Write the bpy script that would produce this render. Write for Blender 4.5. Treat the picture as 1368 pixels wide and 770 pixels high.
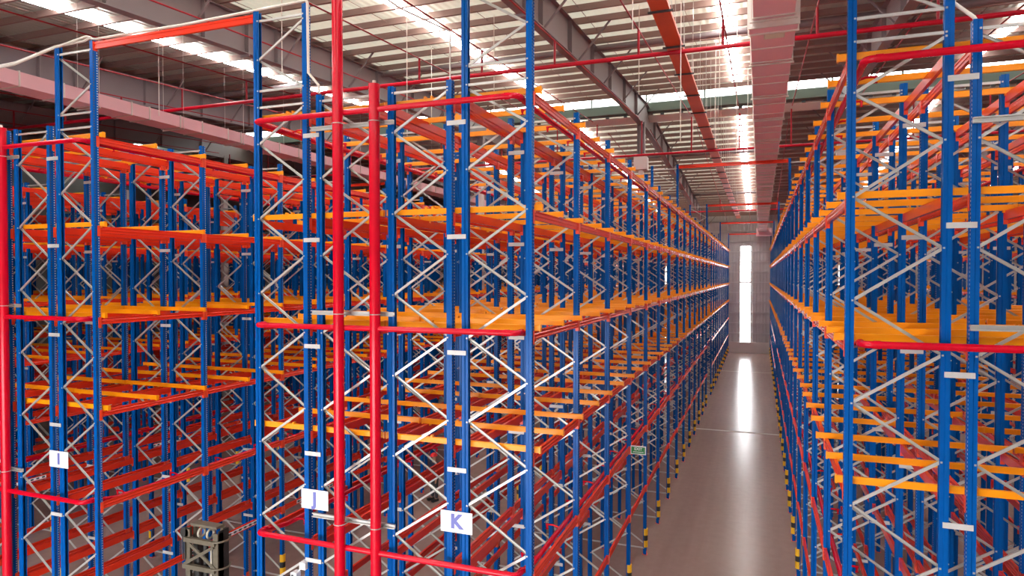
import bpy, math, random
from math import pi, sin, cos, radians, sqrt, atan2
from mathutils import Vector, Matrix
random.seed(7)
for o in list(bpy.data.objects):
    bpy.data.objects.remove(o)
SC = bpy.context.scene
COL = SC.collection

# ------------------------------------------------------------------ camera
H = 8.5
cam = bpy.data.cameras.new('camera')
cam.sensor_width = 36.0
cam.lens = 885.9 / 1368 * 36
cam.clip_end = 400
cam_o = bpy.data.objects.new('camera', cam)
cam_o.location = (0, 0, H)
cam_o.rotation_euler = (radians(90 - 1.0476), 0, radians(20.504))
COL.objects.link(cam_o)
SC.camera = cam_o

# ------------------------------------------------------------------ world, light, exposure
W = bpy.data.worlds.new('world')
SC.world = W
W.use_nodes = True
wn = W.node_tree.nodes
wn['Background'].inputs[0].default_value = (0.93, 0.96, 1.0, 1)
wn['Background'].inputs[1].default_value = 31.0
SKY_E = 30.0        # roof light panes
RIDGE_E = 11.0      # ridge glazing
WIN_E = 17.0        # gable window strips
SC.view_settings.view_transform = 'Standard'
SC.view_settings.look = 'None'
SC.view_settings.exposure = -0.40
SC.view_settings.gamma = 1.0
SC.view_settings.use_curve_mapping = False
try:
    SC.cycles.use_denoising = True
    SC.cycles.max_bounces = 10
    SC.cycles.diffuse_bounces = 5
    SC.cycles.glossy_bounces = 4
    SC.cycles.sample_clamp_indirect = 6.0
except Exception:
    pass
DOORS = [(-14.6, 5.0), (-5.6, 9.0)]      # open dock doorways: centre, width
FRONT_Y = -7.0
DOOR_H = 5.6
for dx, dw in DOORS:                      # light portals: guide sampling of the daylight in the doorways
    l = bpy.data.lights.new('doorway_portal', 'AREA')
    l.shape = 'RECTANGLE'
    l.size = dw
    l.size_y = DOOR_H
    l.cycles.is_portal = True
    lo = bpy.data.objects.new('doorway_portal', l)
    lo.location = (dx, FRONT_Y - 0.1, DOOR_H / 2)
    lo.rotation_euler = (radians(90), 0, 0)
    COL.objects.link(lo)

# ------------------------------------------------------------------ materials
def mat(name, col, rough=0.5, metal=0.0, emit=None, noise=0.0, nscale=4.0, spec=0.5, bump=0.0, coat=0.0):
    m = bpy.data.materials.new(name)
    m.use_nodes = True
    nt = m.node_tree
    b = nt.nodes['Principled BSDF']
    b.inputs['Base Color'].default_value = (*col, 1)
    b.inputs['Roughness'].default_value = rough
    b.inputs['Metallic'].default_value = metal
    b.inputs['Specular IOR Level'].default_value = spec
    if coat:
        b.inputs['Coat Weight'].default_value = coat
        b.inputs['Coat Roughness'].default_value = 0.15
    if emit:
        b.inputs['Emission Color'].default_value = (*emit[:3], 1)
        b.inputs['Emission Strength'].default_value = emit[3]
    if noise or bump:
        tc = nt.nodes.new('ShaderNodeTexCoord')
        nz = nt.nodes.new('ShaderNodeTexNoise')
        nz.inputs['Scale'].default_value = nscale
        nz.inputs['Detail'].default_value = 5
        nt.links.new(tc.outputs['Object'], nz.inputs['Vector'])
        if noise:
            mx = nt.nodes.new('ShaderNodeMix')
            mx.data_type = 'RGBA'
            mx.inputs[6].default_value = (*[c * (1 - noise) for c in col], 1)
            mx.inputs[7].default_value = (*[min(1, c * (1 + noise)) for c in col], 1)
            nt.links.new(nz.outputs['Fac'], mx.inputs[0])
            nt.links.new(mx.outputs[2], b.inputs['Base Color'])
        if bump:
            bp = nt.nodes.new('ShaderNodeBump')
            bp.inputs['Strength'].default_value = bump
            bp.inputs['Distance'].default_value = 0.02
            nt.links.new(nz.outputs['Fac'], bp.inputs['Height'])
            nt.links.new(bp.outputs['Normal'], b.inputs['Normal'])
    return m

M = {}
M['blue'] = mat('blue_paint', (0.0002, 0.078, 0.32), 0.24, spec=0.14, noise=0.1, nscale=1.5)
M['red'] = mat('beam_red_paint', (0.68, 0.030, 0.008), 0.24, spec=0.42, noise=0.1, nscale=2)
M['clip'] = mat('connector_red_lit', (0.78, 0.06, 0.014), 0.36)  # beam red again, brightened as if facing the light
M['orange'] = mat('orange_paint', (0.92, 0.30, 0.002), 0.32, spec=0.35, noise=0.08, nscale=2)
M['plate'] = mat('bright_zinc_plate', (0.60, 0.59, 0.57), 0.45, 0.2)
M['galv'] = mat('galvanised_steel', (0.53, 0.515, 0.485), 0.34, 0.45, noise=0.14, nscale=6)
M['pipe'] = mat('fire_pipe_red', (0.56, 0.001, 0.016), 0.22, spec=0.32)
M['pipe_main'] = mat('sprinkler_main_red', (0.46, 0.004, 0.02), 0.35, spec=0.25)
M['pipe_thin'] = mat('branch_line_dark_red', (0.30, 0.010, 0.02), 0.45, spec=0.2)
M['white'] = mat('white_board', (0.82, 0.83, 0.84), 0.5)
M['letter'] = mat('faded_blue_letter', (0.13, 0.14, 0.42), 0.5)
M['pvc'] = mat('white_plastic_pipe', (0.80, 0.74, 0.66), 0.4)
M['duct'] = mat('pink_duct_board', (0.80, 0.46, 0.50), 0.55, noise=0.06, nscale=2)
M['flange'] = mat('duct_flange_metal', (0.66, 0.60, 0.54), 0.45, 0.4)
M['grille'] = mat('grille_cream', (0.62, 0.55, 0.42), 0.5)
M['tray'] = mat('orange_tray', (0.62, 0.085, 0.02), 0.45, noise=0.25, nscale=1.2)
M['dark'] = mat('dark_bracket_steel', (0.05, 0.05, 0.055), 0.5)
M['rafter'] = mat('grey_primer_steel', (0.21, 0.165, 0.17), 0.55, noise=0.08, nscale=1)
M['purlin'] = mat('purlin_steel', (0.27, 0.17, 0.15), 0.55, 0.1)
M['yellow'] = mat('guard_yellow', (0.82, 0.44, 0.01), 0.45)
M['black'] = mat('guard_black', (0.015, 0.015, 0.017), 0.5)
M['green'] = mat('exit_green', (0.0, 0.22, 0.035), 0.4)
M['column'] = mat('column_cladding', (0.66, 0.56, 0.55), 0.6)
M['mast'] = mat('mast_olive_steel', (0.135, 0.112, 0.078), 0.5, 0.2, noise=0.3, nscale=9)
M['mastdark'] = mat('mast_dark_steel', (0.035, 0.033, 0.03), 0.5, 0.3)
M['machine'] = mat('truck_body_paint', (0.40, 0.36, 0.28), 0.45)
M['rubber'] = mat('rubber', (0.02, 0.02, 0.02), 0.8)
M['concrete_wall'] = mat('concrete_upstand', (0.60, 0.53, 0.50), 0.8, noise=0.1, nscale=1.5)
M['girt'] = mat('girt_steel', (0.62, 0.60, 0.58), 0.5, 0.2)
M['skylight'] = mat('translucent_roof_sheet', (0.8, 0.8, 0.8), 0.5, emit=(1, 0.98, 0.97, SKY_E))
M['ridge'] = mat('ridge_glazing_sheet', (0.8, 0.8, 0.8), 0.5, emit=(0.93, 1.0, 0.97, RIDGE_E))
M['window'] = mat('daylight_window_sheet', (0.8, 0.8, 0.8), 0.5, emit=(0.97, 0.98, 1.0, WIN_E))
M['flash'] = mat('pale_flashing', (0.80, 0.88, 0.84), 0.5, 0.0)
M['gutter'] = mat('pale_green_gutter', (0.10, 0.112, 0.105), 0.5, 0.1)
M['skin'] = mat('skin', (0.42, 0.22, 0.14), 0.5)
M['navy'] = mat('navy_cloth', (0.02, 0.028, 0.06), 0.8)
M['trouser'] = mat('dark_grey_cloth', (0.035, 0.035, 0.04), 0.85)
M['helmet'] = mat('red_helmet', (0.62, 0.02, 0.02), 0.3)
M['hair'] = mat('dark_hair', (0.01, 0.009, 0.008), 0.7)

def ribbed(name, col, axis, pitch, rough=0.5, metal=0.0, strength=0.6):
    """profiled metal sheet: ribs as relief along one object axis"""
    m = mat(name, col, rough, metal)
    nt = m.node_tree
    b = nt.nodes['Principled BSDF']
    tc = nt.nodes.new('ShaderNodeTexCoord')
    sp = nt.nodes.new('ShaderNodeSeparateXYZ')
    nt.links.new(tc.outputs['Object'], sp.inputs[0])
    mu = nt.nodes.new('ShaderNodeMath'); mu.operation = 'MULTIPLY'; mu.inputs[1].default_value = 2 * pi / pitch
    nt.links.new(sp.outputs[axis], mu.inputs[0])
    si = nt.nodes.new('ShaderNodeMath'); si.operation = 'SINE'
    nt.links.new(mu.outputs[0], si.inputs[0])
    bp = nt.nodes.new('ShaderNodeBump')
    bp.inputs['Strength'].default_value = strength
    bp.inputs['Distance'].default_value = 0.03
    nt.links.new(si.outputs[0], bp.inputs['Height'])
    nt.links.new(bp.outputs['Normal'], b.inputs['Normal'])
    return m

M['roof'] = ribbed('roof_sheet', (0.76, 0.80, 0.68), 0, 0.25, 0.5, 0.1, 0.4)
def glow_sheet(m, amount, col):
    nt = m.node_tree
    b = nt.nodes['Principled BSDF']; out = nt.nodes['Material Output']
    t = nt.nodes.new('ShaderNodeBsdfTranslucent'); t.inputs[0].default_value = (*col, 1)
    mx = nt.nodes.new('ShaderNodeMixShader'); mx.inputs[0].default_value = amount
    nt.links.new(b.outputs[0], mx.inputs[1]); nt.links.new(t.outputs[0], mx.inputs[2]); nt.links.new(mx.outputs[0], out.inputs[0])
M['roof_dim'] = ribbed('dim_roof_sheet', (0.42, 0.46, 0.40), 0, 0.25, 0.5, 0.1, 0.4)  # darker opaque roof copy, its dimness put into the colour
glow_sheet(M['roof'], 0.023, (0.97, 0.97, 0.74))  # translucency added so these roof sheets glow
M['wall'] = mat('wall_sheet', (0.52, 0.49, 0.485), 0.5, 0.2)
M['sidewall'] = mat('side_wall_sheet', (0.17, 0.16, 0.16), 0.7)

def floor_mat():
    m = mat('polished_concrete', (0.34, 0.30, 0.285), 0.3, spec=0.16)
    nt = m.node_tree
    b = nt.nodes['Principled BSDF']
    tc = nt.nodes.new('ShaderNodeTexCoord')
    n1 = nt.nodes.new('ShaderNodeTexNoise'); n1.inputs['Scale'].default_value = 0.22; n1.inputs['Detail'].default_value = 6
    n2 = nt.nodes.new('ShaderNodeTexNoise'); n2.inputs['Scale'].default_value = 3.5; n2.inputs['Detail'].default_value = 8
    mp = nt.nodes.new('ShaderNodeMapping'); mp.inputs['Scale'].default_value = (2.0, 0.08, 1.0)
    n3 = nt.nodes.new('ShaderNodeTexNoise'); n3.inputs['Scale'].default_value = 2.2; n3.inputs['Detail'].default_value = 4
    L = nt.links.new
    L(tc.outputs['Object'], n1.inputs['Vector']); L(tc.outputs['Object'], n2.inputs['Vector'])
    L(tc.outputs['Object'], mp.inputs['Vector']); L(mp.outputs[0], n3.inputs['Vector'])
    ad = nt.nodes.new('ShaderNodeMath'); ad.operation = 'ADD'
    L(n1.outputs['Fac'], ad.inputs[0]); L(n2.outputs['Fac'], ad.inputs[1])
    ad2 = nt.nodes.new('ShaderNodeMath'); ad2.operation = 'ADD'
    L(ad.outputs[0], ad2.inputs[0]); L(n3.outputs['Fac'], ad2.inputs[1])
    cr = nt.nodes.new('ShaderNodeMapRange')
    cr.inputs['From Min'].default_value = 1.0; cr.inputs['From Max'].default_value = 2.0
    L(ad2.outputs[0], cr.inputs['Value'])
    mx = nt.nodes.new('ShaderNodeMix'); mx.data_type = 'RGBA'
    mx.inputs[6].default_value = (0.29, 0.195, 0.166, 1)
    mx.inputs[7].default_value = (0.35, 0.245, 0.212, 1)
    L(cr.outputs[0], mx.inputs[0]); L(mx.outputs[2], b.inputs['Base Color'])
    mr = nt.nodes.new('ShaderNodeMapRange')
    mr.inputs['To Min'].default_value = 0.17; mr.inputs['To Max'].default_value = 0.27
    L(n2.outputs['Fac'], mr.inputs['Value']); L(mr.outputs[0], b.inputs['Roughness'])
    bp = nt.nodes.new('ShaderNodeBump'); bp.inputs['Strength'].default_value = 0.22; bp.inputs['Distance'].default_value = 0.02
    mp2 = nt.nodes.new('ShaderNodeMapping'); mp2.inputs['Scale'].default_value = (0.25, 2.4, 1.0)
    n4 = nt.nodes.new('ShaderNodeTexNoise'); n4.inputs['Scale'].default_value = 1.4; n4.inputs['Detail'].default_value = 3
    L(tc.outputs['Object'], mp2.inputs['Vector']); L(mp2.outputs[0], n4.inputs['Vector'])
    L(n4.outputs['Fac'], bp.inputs['Height']); L(bp.outputs['Normal'], b.inputs['Normal'])
    return m
M['floor'] = floor_mat()

# ------------------------------------------------------------------ mesh builder
class MB:
    def __init__(s):
        s.v = []; s.f = []; s.m = []; s.sm = []
    def add(s, vs, fs, mi=0, smooth=False):
        b = len(s.v)
        s.v += [tuple(p) for p in vs]
        for f in fs:
            s.f.append(tuple(b + i for i in f)); s.m.append(mi); s.sm.append(smooth)
    def box(s, x0, x1, y0, y1, z0, z1, mi=0):
        v = [(x, y, z) for z in (z0, z1) for y in (y0, y1) for x in (x0, x1)]
        s.add(v, [(0, 2, 3, 1), (4, 5, 7, 6), (0, 1, 5, 4), (2, 6, 7, 3), (0, 4, 6, 2), (1, 3, 7, 5)], mi)
    def prism(s, prof, axis, a, b, mi=0, caps=True, closed=True):
        """2-D outline swept along an axis; prof holds the other two coordinates in x,y,z order"""
        n = len(prof)
        def P(p, t):
            return {'x': (t, p[0], p[1]), 'y': (p[0], t, p[1]), 'z': (p[0], p[1], t)}[axis]
        v = [P(p, a) for p in prof] + [P(p, b) for p in prof]
        k = n if closed else n - 1
        f = [(i, (i + 1) % n, n + (i + 1) % n, n + i) for i in range(k)]
        if caps and closed:
            f += [tuple(range(n - 1, -1, -1)), tuple(range(n, 2 * n))]
        s.add(v, f, mi)
    def bar(s, p, q, w, h, up=(0, 0, 1), mi=0):
        p = Vector(p); q = Vector(q); d = (q - p).normalized(); up = Vector(up)
        if abs(d.dot(up)) > 0.98: up = Vector((0, 1, 0))
        r = d.cross(up).normalized() * (w / 2); u = r.normalized().cross(d) * (h / 2)
        v = [a + b + c for a in (p, q) for b, c in ((-r, -u), (r, -u), (r, u), (-r, u))]
        s.add(v, [(0, 1, 2, 3), (7, 6, 5, 4), (0, 4, 5, 1), (1, 5, 6, 2), (2, 6, 7, 3), (3, 7, 4, 0)], mi)
    def section(s, prof, p, q, nrm, mi=0):
        """open thin profile (pairs: in-plane offset, along nrm) swept from p to q"""
        p = Vector(p); q = Vector(q); d = (q - p).normalized(); n = Vector(nrm)
        t = d.cross(n).normalized()
        k = len(prof)
        v = [a + t * x + n * y for a in (p, q) for x, y in prof]
        s.add(v, [(i, i + 1, k + i + 1, k + i) for i in range(k - 1)], mi)
    def tube(s, pts, r, n=10, mi=0, caps=True):
        pts = [Vector(p) for p in pts]
        rings = []
        prev = None
        for i, p in enumerate(pts):
            if i == 0: d = pts[1] - p
            elif i == len(pts) - 1: d = p - pts[i - 1]
            else: d = (pts[i + 1] - p).normalized() + (p - pts[i - 1]).normalized()
            d.normalize()
            if prev is None:
                a = Vector((0, 0, 1)) if abs(d.z) < 0.9 else Vector((1, 0, 0))
                u = d.cross(a).normalized()
            else:
                u = (prev - d * prev.dot(d)).normalized()
            prev = u
            w = d.cross(u)
            rings.append([p + (u * cos(2 * pi * k / n) + w * sin(2 * pi * k / n)) * (r if not isinstance(r, (list, tuple)) else r[i]) for k in range(n)])
        v = [q for ring in rings for q in ring]
        f = []
        for i in range(len(pts) - 1):
            for k in range(n):
                f.append((i * n + k, i * n + (k + 1) % n, (i + 1) * n + (k + 1) % n, (i + 1) * n + k))
        s.add(v, f, mi, True)
        if caps:
            s.add(rings[0], [tuple(range(n - 1, -1, -1))], mi)
            s.add(rings[-1], [tuple(range(n))], mi)
    def mesh(s, name, mats):
        me = bpy.data.meshes.new(name)
        me.from_pydata(s.v, [], s.f)
        for m in mats: me.materials.append(M[m] if isinstance(m, str) else m)
        me.polygons.foreach_set('material_index', s.m)
        me.polygons.foreach_set('use_smooth', s.sm)
        me.update()
        return me
    def obj(s, name, mats, parent=None, loc=(0, 0, 0)):
        return put(name, s.mesh(name, mats if isinstance(mats, (list, tuple)) else [mats]), parent, loc)

def put(name, me, parent=None, loc=(0, 0, 0), rz=0.0):
    o = bpy.data.objects.new(name, me)
    o.location = loc
    if rz: o.rotation_euler = (0, 0, rz)
    if parent: o.parent = parent
    COL.objects.link(o)
    return o
def tag(o, label, cat, group=None):
    o['label'] = label; o['category'] = cat
    if group: o['group'] = group
    return o
def thing(name, loc, label, cat, group=None):
    return tag(put(name, None, None, loc), label, cat, group)
def struct(o):
    o['kind'] = 'structure'; return o
def stuff(o):
    o['kind'] = 'stuff'; return o
def arc(c, r, a0, a1, n, u, w):
    c = Vector(c); u = Vector(u); w = Vector(w)
    return [c + u * (r * cos(a0 + (a1 - a0) * i / n)) + w * (r * sin(a0 + (a1 - a0) * i / n)) for i in range(n + 1)]

# ------------------------------------------------------------------ setting
Y0 = 9.43; BAY = 2.7034
YS = [Y0 + BAY * n for n in range(14)] + [Y0 + BAY * (14.68 + k) for k in range(11)]
TUN = 13                                   # bay 13 bridges a cross passage
PORT = [0, 7, 13, 18, 24]                  # frames that rise to carry the overhead ties
X_MIN, X_MAX, Y_END = -47.0, 25.0, 77.4
RIDGE_Y = 35.4
def z_roof(y): return 17.95 - 0.065 * abs(y - RIDGE_Y)
def z_raf(y): return 17.62 - 0.065 * abs(y - RIDGE_Y)
XJK = -5.775
PITCH = 9.15
AISLES = [-1.08, -10.32, -19.5, 8.3, 17.4]
RAFX = [-42.4, -33.165, -23.96, -14.735, XJK, 3.63, 12.9]

b = MB(); b.box(X_MIN, X_MAX, FRONT_Y - 0.3, Y_END, -0.2, 0.0)
floor = struct(b.obj('floor', 'floor'))
M['joint'] = mat('joint_filler', (0.44, 0.38, 0.33), 0.6)
b = MB(); b.box(X_MIN, X_MAX, 37.9, 38.15, 0.0, 0.003); b.obj('floor_joint', 'joint', floor)
b = MB(); b.box(X_MIN, X_MAX, 11.0, 11.06, 0.0, 0.003); b.obj('floor_joint', 'joint', floor)
b = MB(); b.box(X_MIN, X_MAX, 62.0, 62.1, 0.0, 0.003); b.obj('floor_joint', 'joint', floor)

# roof: two slopes of profiled sheet, the middle made translucent to glow, open at the ridge
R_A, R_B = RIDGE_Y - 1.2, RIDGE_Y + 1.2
DIM_X = -14.9                       # beyond this a darker opaque copy dims the roof
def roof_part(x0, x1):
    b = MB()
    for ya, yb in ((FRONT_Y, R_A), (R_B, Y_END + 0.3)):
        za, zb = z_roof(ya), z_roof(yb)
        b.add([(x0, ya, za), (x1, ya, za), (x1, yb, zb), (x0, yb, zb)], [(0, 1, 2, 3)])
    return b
DIM_XB = -0.4                       # and again to this side
ceiling = struct(roof_part(DIM_X, DIM_XB).obj('ceiling', 'roof'))
roof_part(DIM_XB, X_MAX).obj('dim_sheet', 'roof_dim', ceiling)
roof_part(X_MIN, DIM_X).obj('dim_sheet', 'roof_dim', ceiling)
# purlins
prof = [(-0.035, 0.0), (0.045, 0.0), (0.045, 0.014), (-0.020, 0.014), (-0.020, 0.186), (0.045, 0.186), (0.045, 0.2), (-0.035, 0.2)]
b = MB(); b.prism([(p[0], p[1] - 0.2) for p in prof], 'x', X_MIN, X_MAX)
pm = b.mesh('purlin', ['purlin'])
PUR = []
y = -1.0
while y < Y_END - 0.3:
    if not (R_A - 0.15 < y < R_B + 0.15): PUR.append(y)
    y += 1.25
for y in PUR: put('purlin', pm, ceiling, (0, y, z_roof(y) - 0.005))
# tie struts between rafters
for y in (4.5, 24.0, 47.0, 62.0):
    b = MB(); b.tube([(X_MIN, y, z_roof(y) - 0.38), (X_MAX, y, z_roof(y) - 0.38)], 0.11, 10); b.obj('tie_strut', 'rafter', ceiling)
# sag rods: thin lines between purlins
b = MB()
for x in [X_MIN + 2 + 3.05 * k for k in range(23)]:
    for ya, yb in ((0, R_A - 0.3), (R_B + 0.3, Y_END - 0.5)):
        b.bar((x, ya, z_roof(ya) - 0.1), (x, yb, z_roof(yb) - 0.1), 0.014, 0.014)
stuff(b.obj('sag_rods', 'purlin', ceiling))
# rafters: deep I-beams running with the aisles
def rafter(x):
    segs = []
    for ya, yb in ((FRONT_Y, RIDGE_Y), (RIDGE_Y, Y_END - 0.1)):
        segs.append((ya, yb))
    b = MB()
    def depth(y):
        d = abs(y - RIDGE_Y)
        return 1.12 + max(0, (6 - d)) * 0.035
    ysl = [FRONT_Y, 10, RIDGE_Y - 6, RIDGE_Y, RIDGE_Y + 6, 60, Y_END - 0.1]
    for ya, yb in zip(ysl, ysl[1:]):
        ta, tb = z_raf(ya), z_raf(yb)
        la, lb = ta - depth(ya), tb - depth(yb)
        for (xa, xb, f0, f1) in ((-0.15, 0.15, 0.0, 0.022), (-0.15, 0.15, None, 0.022), (-0.008, 0.008, 1, 1)):
            if f0 == 0.0: z = (ta - 0.022, ta, tb - 0.022, tb)
            elif f0 is None: z = (la, la + 0.022, lb, lb + 0.022)
            else: z = (la + 0.022, ta - 0.022, lb + 0.022, tb - 0.022)
            v = [(xa, ya, z[0]), (xb, ya, z[0]), (xb, ya, z[1]), (xa, ya, z[1]), (xa, yb, z[2]), (xb, yb, z[2]), (xb, yb, z[3]), (xa, yb, z[3])]
            b.add(v, [(0, 1, 2, 3), (7, 6, 5, 4), (0, 4, 5, 1), (1, 5, 6, 2), (2, 6, 7, 3), (3, 7, 4, 0)])
    r = b.obj('rafter', 'rafter', ceiling, (x, 0, 0))
    st = MB(); st.box(-0.14, 0.14, -0.008, 0.008, -1.07, -0.03); stm = st.mesh('stiffener', ['rafter'])
    y = -0.5
    while y < 75:
        if abs(y - RIDGE_Y) > 2: put('stiffener', stm, r, (0, y, z_raf(y)))
        y += 3.0
    sp = MB(); sp.box(-0.16, 0.16, -0.03, 0.03, -1.2, 0.12); spm = sp.mesh('splice_plate', ['rafter'])
    for y in (16.2, 54.0): put('splice_plate', spm, r, (0, y, z_raf(y)))
    fb = MB()
    for sx in (-1, 1):
        fb.bar((sx * 0.1, 0, -1.06), (sx * 1.15, 0.05, 0.16), 0.055, 0.055)
    fbm = fb.mesh('fly_brace', ['rafter'])
    for y in PUR[::3]:
        if y > 5: put('fly_brace', fbm, r, (0, y, z_raf(y)))
    return r
for x in RAFX: rafter(x)
# columns under the ridge, steel above a clad lower part
for i, x in enumerate(RAFX):
    b = MB()
    b.box(-0.19, 0.19, -0.012, 0.012, 14.6, 16.4)
    b.box(-0.19, -0.168, -0.17, 0.17, 14.6, 16.4); b.box(0.168, 0.19, -0.17, 0.17, 14.6, 16.4)
    c = b.obj('column', 'rafter', None, (x, 34.45, 0)); struct(c)
    k = MB(); k.box(-0.33, 0.33, -0.33, 0.33, 13.95, 14.6); k.box(-0.11, 0.11, -0.2, 0.2, 0, 13.95)
    k.obj('column_cladding', 'column', c)
# ridge monitor: glazed far side above a pale gutter
rm_z = z_roof(R_B)
b = MB(); b.box(X_MIN, X_MAX, R_B - 0.02, R_B + 0.04, rm_z + 0.06, rm_z + 1.25)
ridge = struct(b.obj('window_1', 'ridge'))
b = MB()
b.box(X_MIN, X_MAX, R_A - 0.1, R_B + 0.2, rm_z + 1.25, rm_z + 1.35)
b.box(X_MIN, X_MAX, R_A - 0.06, R_A, rm_z, rm_z + 1.25)
struct(b.obj('trim_1', 'roof'))
b = MB()
b.prism([(R_B - 0.10, rm_z + 0.06), (R_B - 0.28, rm_z - 0.02), (R_B - 0.30, rm_z - 0.48), (R_B + 0.05, rm_z - 0.55), (R_B + 0.05, rm_z + 0.06)], 'x', X_MIN, X_MAX)
gut = struct(b.obj('trim_2', 'gutter'))
b = MB(); b.prism([(R_B + 0.05, rm_z - 0.62), (R_B + 0.75, rm_z - 0.84), (R_B + 0.75, rm_z - 0.86), (R_B + 0.05, rm_z - 0.64)], 'x', X_MIN, X_MAX)
b.obj('flashing_strip', 'flash', gut)
mu = MB(); mu.box(-0.04, 0.04, -0.06, 0.06, 0, 1.2); mum = mu.mesh('mullion', ['gutter'])
for x in [X_MIN + 1.5 + 3.05 * k for k in range(23)]: put('mullion', mum, ridge, (x, R_B - 0.04, rm_z + 0.06))
bk = MB(); bk.box(-0.09, 0.09, -0.05, 0.05, -0.05, 0.05); bkm = bk.mesh('gutter_bracket', ['dark'])
for k in range(72): put('gutter_bracket', bkm, gut, (X_MIN + 1 + k, R_B - 0.05, rm_z - 0.6))
# roof lights over the aisles
wi = 2
for ax in AISLES:
    first = None
    for ya, yb in ((-4.0, 33.2), (37.6, 73.5)):
        yl = [ya] + [p for p in PUR if ya + 0.3 < p < yb - 0.3] + [yb]
        for a, c in zip(yl, yl[1:]):
            b = MB()
            za, zc = z_roof(a) - 0.14, z_roof(c) - 0.14
            v = [(ax - 0.23, a + 0.02, za), (ax + 0.23, a + 0.02, za), (ax + 0.23, c - 0.02, zc), (ax - 0.23, c - 0.02, zc)]
            v += [(p[0], p[1], p[2] + 0.07) for p in v]
            b.add(v, [(3, 2, 1, 0), (4, 5, 6, 7), (0, 1, 5, 4), (1, 2, 6, 5), (2, 3, 7, 6), (3, 0, 4, 7)])
            if first is None:
                first = struct(b.obj('window_%d' % wi, 'skylight')); wi += 1
            else:
                b.obj('pane', 'skylight', first)

# gable wall: profiled sheet over a concrete upstand, girts, tall window strips
WZ = z_roof(Y_END)
WINX = [-1.5, -10.55, -19.6, 7.9]
b = MB()
xs = X_MIN
def wall_piece(x0, x1, z0, z1):
    n = max(1, int((x1 - x0) / 0.33))
    p = []
    st = (x1 - x0) / n
    for i in range(n):
        xa = x0 + st * i
        p += [(xa, 0.0), (xa + st * 0.62, 0.0), (xa + st * 0.70, -0.035), (xa + st * 0.92, -0.035)]
    p.append((x1, 0.0))
    k = len(p)
    v = [(q[0], Y_END + q[1], z) for z in (z0, z1) for q in p]
    b.add(v, [(i, i + 1, k + i + 1, k + i) for i in range(k - 1)])
edges = sorted([(x - 0.52, x + 0.52) for x in WINX])
SHADE_X = -24.0  # past this the wall is coloured darker to stand in for shade
cur = SHADE_X
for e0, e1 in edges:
    if e1 < SHADE_X: continue
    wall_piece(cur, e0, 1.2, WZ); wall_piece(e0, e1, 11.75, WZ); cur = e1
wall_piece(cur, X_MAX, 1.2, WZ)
b.box(SHADE_X, X_MAX, Y_END + 0.05, Y_END + 0.08, 0, WZ)
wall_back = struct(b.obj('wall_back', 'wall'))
b = MB(); b.box(X_MIN, SHADE_X, Y_END, Y_END + 0.08, 0, WZ); b.obj('shade_sheet', 'sidewall', wall_back)
b = MB(); b.box(X_MIN, X_MAX, Y_END - 0.25, Y_END + 0.05, 0, 1.2); struct(b.obj('baseboard_back', 'concrete_wall'))
b = MB(); b.prism([(Y_END - 0.2, -0.04), (Y_END - 0.05, -0.04), (Y_END - 0.05, 0.04), (Y_END - 0.2, 0.04), (Y_END - 0.2, 0.02), (Y_END - 0.07, 0.02), (Y_END - 0.07, -0.02), (Y_END - 0.2, -0.02)], 'x', X_MIN, X_MAX)
gm = b.mesh('girt', ['girt'])
z = 2.2
while z < WZ - 0.3:
    put('girt', gm, wall_back, (0, 0, z)); z += 1.12
for x in WINX:
    w = None
    for z0, z1 in ((1.2, 4.4), (4.44, 7.7), (7.95, 11.75)):
        b = MB(); b.box(x - 0.52, x + 0.52, Y_END - 0.02, Y_END + 0.02, z0, z1)
        if w is None: w = struct(b.obj('window_%d' % wi, 'window')); wi += 1
        else: b.obj('pane', 'window', w)
# side walls and front wall with dock doorways
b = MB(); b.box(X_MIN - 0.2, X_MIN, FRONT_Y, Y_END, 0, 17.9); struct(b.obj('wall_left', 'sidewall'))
b = MB(); b.box(X_MAX, X_MAX + 0.2, FRONT_Y, Y_END, 0, 17.9); struct(b.obj('wall_right', 'wall'))
b = MB()
cur = X_MIN
for dx, dw in sorted(DOORS):
    b.box(cur, dx - dw / 2, FRONT_Y - 0.2, FRONT_Y, 0, 15)
    b.box(dx - dw / 2, dx + dw / 2, FRONT_Y - 0.2, FRONT_Y, DOOR_H, 15)
    cur = dx + dw / 2
b.box(cur, X_MAX, FRONT_Y - 0.2, FRONT_Y, 0, 15)
struct(b.obj('wall_front', 'wall'))
M['apron'] = mat('pale_yard_concrete', (0.55, 0.53, 0.5), 0.8)
b = MB(); b.box(-32, 22, FRONT_Y - 30, FRONT_Y - 0.25, -0.1, 0.004); struct(b.obj('floor_yard', 'apron'))

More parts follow.
